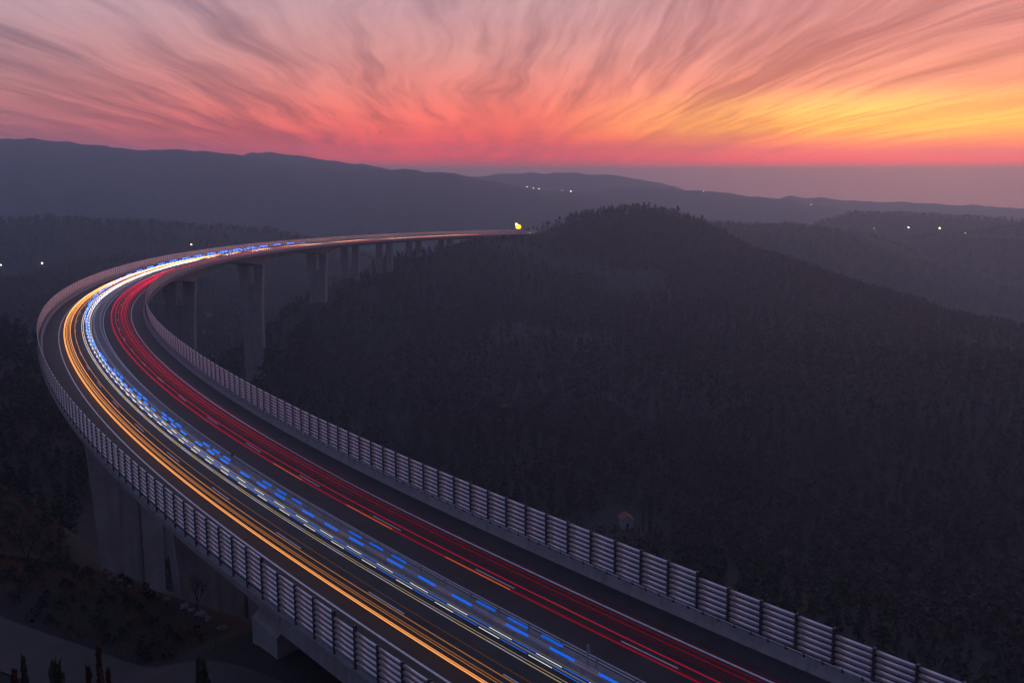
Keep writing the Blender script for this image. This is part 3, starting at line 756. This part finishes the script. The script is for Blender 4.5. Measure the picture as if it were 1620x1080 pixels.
for i, (px, py, h, lab) in enumerate([(1268, 835, 10, 'pale bare tree in the valley, left of two beyond the fence'), (1312, 842, 9, 'pale bare tree in the valley, right of two beyond the fence')]): bare_tree(hit(px, py), h, lab, 11 + i, 1.6)
p = pix(312, 965, dist=112); p[2] = ground(p[0], p[1]); bare_tree(p, 5.5, 'small bare sapling in front of the second pier', 21)

# ------------------------------------------------------------------ chapel and houses
def house(base, w, l, h, rot, label, name, cat, group=None, cross=False):
    M = Matrix.Translation(tuple(base)) @ Matrix.Rotation(rot, 4, 'Z'); r = empty(name, tuple(base), label, cat, group)
    mb = MB(); mb.prism([(-w / 2, -1.5), (w / 2, -1.5), (w / 2, h), (0, h + w * .34), (-w / 2, h)], -l / 2, l / 2); wl = obj('wall', mb.mesh('wall', M_['plaster']), r, M)
    mb = MB()
    for sg in (-1, 1):
        n = Vector((sg * .34, 0, .5)).normalized() * .12
        a, b = Vector((sg * (w / 2 + .35), 0, h - .35 * .68)), Vector((0, 0, h + w * .34))
        mb.prism([(q.x + o.x, q.z + o.z) for q, o in ((a, n * .15), (b, n * .15), (b, n * 2), (a, n * 2))], -l / 2 - .3, l / 2 + .3)
    rf = obj('roof', mb.mesh('roof', M_['roof_tile']), r, M)
    mb = MB(); mb.box((w * .2, l * .2, h + w * .34), (.5, .5, 1.2)); obj('chimney', mb.mesh('chimney', M_['plaster']), rf, M) if not cross else None
    mb = MB(); mb.prism([(-.55, 0), (.55, 0), (.55, 1.7), (.3, 2.2), (0, 2.35), (-.3, 2.2), (-.55, 1.7)], -l / 2 - .06, -l / 2 + .05); obj('door', mb.mesh('door', M_['dark_wood']), r, M)
    for k in range(0 if cross else 2):
        mb = MB(); mb.box(((-1) ** k * w * .32, -l / 2 - .03, h * .62), (.7, .08, .9)); obj('window', mb.mesh('window', M_['dark_wood']), r, M)
house(CH, 4.0, 5.0, 3.4, R(8), 'tiny pale chapel with red tiled roof among cypresses', 'chapel', 'chapel', cross=True)
for px, py, lab, rt in [(331, 504, 'pale house between the two forked piers, upper one', .4), (327, 530, 'pale house between the two forked piers, lower one', 1.0), (596, 398, 'pale house seen behind the twin columned piers', .2), (797, 649, 'small pale hut on the valley floor', .3)]:
    p = hit(px, py, a=320); house(p, 5 if py < 600 else 3, 8 if py < 600 else 4, 3.6 if py < 600 else 2.4, rt, lab, 'house', 'house', 'scattered valley houses')

# ------------------------------------------------------------------ foreground bank: side road, scrub, rocks, fence
def ribbon(name, ctr, w, m, label, lift=.15, sub=1.0):
    c = np.array(ctr, float); L = np.concatenate([[0], np.cumsum(np.hypot(*np.diff(c, axis=0).T))]); t = np.arange(0, L[-1], sub)
    x, y = np.interp(t, L, c[:, 0]), np.interp(t, L, c[:, 1])
    for _ in range(3):
        k = np.ones(9) / 9; x[4:-4] = np.convolve(x, k, 'valid'); y[4:-4] = np.convolve(y, k, 'valid')
    tx, ty = np.gradient(x), np.gradient(y); n = np.hypot(tx, ty) + 1e-9; nx, ny = ty / n, -tx / n
    O = np.linspace(-w / 2, w / 2, 5); X = x[:, None] + nx[:, None] * O; Y = y[:, None] + ny[:, None] * O
    Z = height(X, Y); Z = Z * .25 + Z.mean(1, keepdims=True) * .75; Z = np.maximum(Z, height(X, Y)) + lift
    F = np.array([(i * 5 + j, i * 5 + j + 1, i * 5 + j + 6, i * 5 + j + 5) for i in range(len(t) - 1) for j in range(4)])
    o = obj(name, mesh(name, np.stack([X, Y, Z], -1), F, m)); tag(o, label, kind='structure'); return o
sr = [pix(px, py, z=82) for px, py in [(-420, 900), (-220, 945), (-60, 1000), (60, 1045), (170, 1095), (300, 1160), (420, 1240)]]
ribbon('side_road', [(p[0], p[1]) for p in sr], 8.5, M_['asphalt'], 'narrow asphalt side road at the foot of the bank')
ribbon('valley_road', [tuple(hit(px, py, a=330)[:2]) for px, py in [(-160, 548), (-60, 544), (0, 543), (50, 541), (100, 536)]], 9, M_['meadow'], 'pale track crossing the valley at the far left', .3, 3)
rng = np.random.default_rng(77)
srx = np.array([(p[0], p[1]) for p in sr])
def bank_points(n, seed):
    rg = np.random.default_rng(seed); X = rg.uniform(-150, -4, n); Y = rg.uniform(66, 215, n)
    dm = np.full(n, 1e9); dr = np.full(n, 1e9)
    for a, b in zip(sx_[:60], sy_[:60]): dm = np.minimum(dm, np.hypot(X - a, Y - b))
    for (a, b), (c, e) in zip(srx[:-1], srx[1:]):
        for u in np.linspace(0, 1, 30): dr = np.minimum(dr, np.hypot(X - a - (c - a) * u, Y - b - (e - b) * u))
    left = (X - np.interp(Y, sy_[:60], sx_[:60])) < 0
    k = (dm > 11.5) & (dr > 5.6) & left & (fbm(X / 14, Y / 14, 3, 61) > -.12)
    return np.stack([X, Y, height(X, Y)], -1)[k]
bp = bank_points(5200, 5); forest('scrub', 'brown winter scrub covering the bank', bp, rng.uniform(.5, 1.7, len(bp)), 'bush', 60, M_['leafless'], 12, trunk=False)
bp = bank_points(900, 6); forest('scrub', 'dark green low bushes on the bank', bp, rng.uniform(.6, 2.2, len(bp)), 'bush', 80, M_['scrub_green'], 13, trunk=False)
def grass(name, label, P, h, m, seed, per=26, spread=.9):
    rg = np.random.default_rng(seed); n = len(P) * per
    c = np.repeat(P, per, 0) + np.c_[rg.normal(0, spread, (n, 2)), np.zeros(n)]; c[:, 2] = height(c[:, 0], c[:, 1]) - .03
    a = rg.uniform(0, 6.28, n); hh = rg.uniform(.5, 1.1, n) * h; w = .025; ln = rg.normal(0, .25, (n, 2)) * hh[:, None]
    d_ = np.stack([np.cos(a), np.sin(a), a * 0], -1) * w
    V = np.stack([c - d_, c + d_, c + np.c_[ln, hh]], 1).reshape(-1, 3)
    o = obj(name, mesh(name, V, np.arange(len(V)).reshape(-1, 3), m)); tag(o, label, kind='stuff')
grass('dry_grass', 'rusty dry grass tufts on the bank', bank_points(9000, 8), 1.0, M_['scrub_brown'], 9)
def rock_mesh(seed):
    rg = np.random.default_rng(seed); mb = MB(); n = 9; prof = [(.12, .55), (.34, .46), (.5, .22), (.52, 0), (.45, -.3)]
    mb.lathe(prof[::-1], n); V = np.array(mb.v); V *= 1 + rg.uniform(-.24, .24, (len(V), 1)); V *= rg.uniform(.7, 1.3, 3)
    return mesh('rock', V, mb.f, M_['rock'])
RM = [rock_mesh(k) for k in range(5)]
rk = [(172, 905, 1.2), (188, 912, 1.5), (205, 920, 1.3), (232, 928, 1.6), (247, 935, 1.1), (262, 942, 1.3), (292, 962, 2.0), (303, 967, 1.4), (318, 978, 2.0), (330, 985, 1.7), (352, 1003, 1.5), (420, 1040, 1.6), (434, 1052, 1.3)]
for i, (px, py, sz) in enumerate(rk):
    p = pix(px, py, dist=np.interp(px, [150, 200, 260, 320, 370, 440], [123, 119, 114, 109, 102, 97])); p[2] = ground(p[0], p[1]) + .12
    o = obj('rock', RM[i % 5], None, Matrix.Translation(tuple(p)) @ Matrix.Rotation(i * 1.3, 4, 'Z') @ Matrix.Diagonal((sz * .62, sz * .5, sz * .42, 1)))
    tag(o, 'pale grey rock on the crest of the bank, %s from the left' % 'first second third fourth fifth sixth seventh eighth ninth tenth eleventh twelfth thirteenth'.split()[i], 'rock', 'rocks along the bank crest')
wf = empty('wire_fence', tuple(hit(143, 985)), 'thin wire fence with dark posts along the side road', 'fence'); tops = []
for px, py in [(-40, 925), (29, 940), (86, 956), (143, 978), (206, 1012), (275, 1052), (345, 1095)]:
    p = pix(px, py, z=82.2); p[2] = ground(p[0], p[1]) - .2; mb = MB(); mb.tube([(0, 0, 0), (0, 0, 1.9)], .045, 6); obj('post', mb.mesh('post', M_['steel_dark']), wf, Matrix.Translation(tuple(p))); tops.append(p)
for k in (.6, 1.1, 1.6):
    mb = MB(); mb.tube([tuple(q + np.array([0, 0, k + .2])) for q in tops], .008, 4); obj('wire', mb.mesh('wire', M_['steel_dark']), wf)
a_, b_ = pix(86, 893, dist=150), pix(128, 884, dist=158); 
lw = empty('low_wall', tuple(a_), 'short pale wall on the slope left of the near pier', 'wall')
za = min(ground(a_[0], a_[1]), ground(b_[0], b_[1])); dv = Vector((b_[0] - a_[0], b_[1] - a_[1], 0)); Mw = Matrix.Translation((a_[0], a_[1], za)) @ dv.to_track_quat('X', 'Z').to_matrix().to_4x4()
mb = MB(); mb.box((dv.length / 2, 0, .3), (dv.length, .3, 2.0)); obj('body', mb.mesh('body', M_['concrete_pale']), lw, Mw); mb = MB(); mb.box((dv.length / 2, 0, 1.37), (dv.length + .2, .42, .14)); obj('coping', mb.mesh('coping', M_['concrete_pale']), lw, Mw)
# young conifers just below the viewpoint
for i, (px, ptop, dist, m, lab, wd) in enumerate([(155, 1026, 40, 'dead_needles', 'rust red dried conifer at the bottom edge, tallest of them', .8), (139, 1056, 40, 'dead_needles', 'short rust red conifer tip left of the tallest one', .8), (171, 1060, 41, 'dead_needles', 'small rust red conifer tip right of the tallest one', .7),
        (88, 1054, 38, 'scrub_green', 'green young pine tip at the bottom edge, left one', 1.1), (318, 1048, 46, 'scrub_green', 'green young spruce at the bottom edge, right one', 1.2), (22, 1062, 38, 'dead_needles', 'reddish shrub tip in the lower left corner', .9), (36, 1040, 42, 'leafless', 'dark thin shrub in the lower left corner', .8)]):
    t = pix(px, ptop, dist=dist); g = ground(t[0], t[1]); h = max(2.0, t[2] - g)
    tree('young_conifer', np.array([t[0], t[1], g]), h, 'cypress' if wd < 1 else 'pine', lab, 'young conifers below the viewpoint', 200 + i, m, n=1200, w=(wd * 5.0 / h if wd < 1 else wd * 4 / h))

# ------------------------------------------------------------------ distant lamps
emat('lamp_warm', (1.0, .70, .40), 50.0); emat('lamp_yellow', (1.0, .46, .015), 3.5); emat('lamp_white', (1.0, .80, .35), 5.0)
lm = MB(); lm.lathe([(.1, -.5), (.36, -.36), (.5, 0), (.36, .36), (.1, .5)], 8); LAMP = lm.mesh('lamp_head', M_['lamp_warm'], True)
def lamp(px, py, size, label, group, a=300):
    p = hit(px, py + 1.5, a=a); d_ = np.hypot(p[0], p[1]); top = pix(px, py, dist=p[1]); hgt = max(4.0, min(14, top[2] - p[2]))
    r = empty('street_lamp', tuple(p), label, 'lamp', group)
    mb = MB(); mb.tube([(0, 0, -.5), (0, 0, hgt)], [.12, .07], 6); mb.box((.4, 0, hgt), (1.0, .1, .1)); obj('pole', mb.mesh('pole', M_['steel_dark']), r, Matrix.Translation(tuple(p)))
    obj('lamp_head', LAMP, r, Matrix.Translation((p[0], p[1], p[2] + hgt)) @ Matrix.Scale(size, 4))
for i, (px, py) in enumerate([(834, 296.5), (844, 298), (853, 299), (889, 302), (903, 303)]): lamp(px, py, 1.1, 'tiny lamp on the far blue ridge, %s from the left' % 'first second third fourth fifth'.split()[i], 'lamps on the far ridge', 2200)
for px, py, sz, lab in [(1113, 303, 1.3, 'faint lone lamp on the far ridge above the central hill'), (1283, 324, 1.3, 'faint lamp where the far ridge meets the right hills'), (1184, 357, .8, 'tiny lamp among trees right of the hill top'),
                        (1383, 363, 1.4, 'white lamp in the right saddle, leftmost of three'), (1437, 362, 1.2, 'white lamp in the right saddle, middle of three'), (1486, 363, 1.5, 'bright white lamp in the right saddle, rightmost of three'),
                        (1527, 371, .9, 'small lamp above the lit road at right, left of two'), (1540, 366, .9, 'small lamp above the lit road at right, upper of two'),
                        (67, 420, 1.3, 'single warm lamp on the dark slope at far left'), (303, 391, .9, 'dim warm lamp behind the viaduct bend'), (2, 423, .9, 'dim lamp at the very left edge of the valley')]:
    lamp(px, py, sz * .95, lab, 'scattered valley lamps', 700)
ribbon('far_road', [tuple(hit(px, py, a=1100)[:2]) for px, py in [(1494, 376), (1530, 377), (1570, 378.5), (1625, 380), (1680, 382)]], 22, M_['meadow'], 'lit road on the slope at far right', 2.0, 6)
p = pix(820, 366, dist=1075); t = pix(820.5, 358.5, dist=1075); g = ground(p[0], p[1])
r = empty('warning_beacon', (p[0], p[1], g), 'glowing yellow beacon at the far end of the viaduct', 'beacon')
mb = MB(); mb.tube([(0, 0, -1), (0, 0, t[2] - g)], .2, 6); obj('pole', mb.mesh('pole', M_['steel_dark']), r, Matrix.Translation((p[0], p[1], g)))
mb = MB(); mb.lathe([(.8, -2.4), (2.4, -2.0), (3.0, 0), (2.5, 1.5), (.9, 2.2)], 14); obj('lamp_bloom', mb.mesh('lamp_bloom', M_['lamp_yellow'], True), r, Matrix.Translation((p[0], p[1], t[2])))  # glowing body as wide as the lamp's bloom, the glare put into its shape
mb = MB(); mb.lathe([(.3, -1.0), (1.1, -.5), (1.2, .3), (.4, 1.1)], 10); obj('lamp_top', mb.mesh('lamp_top', M_['lamp_white'], True), r, Matrix.Translation((p[0] - 2.1, p[1] - .3, t[2] + 2.6)))
#@@END
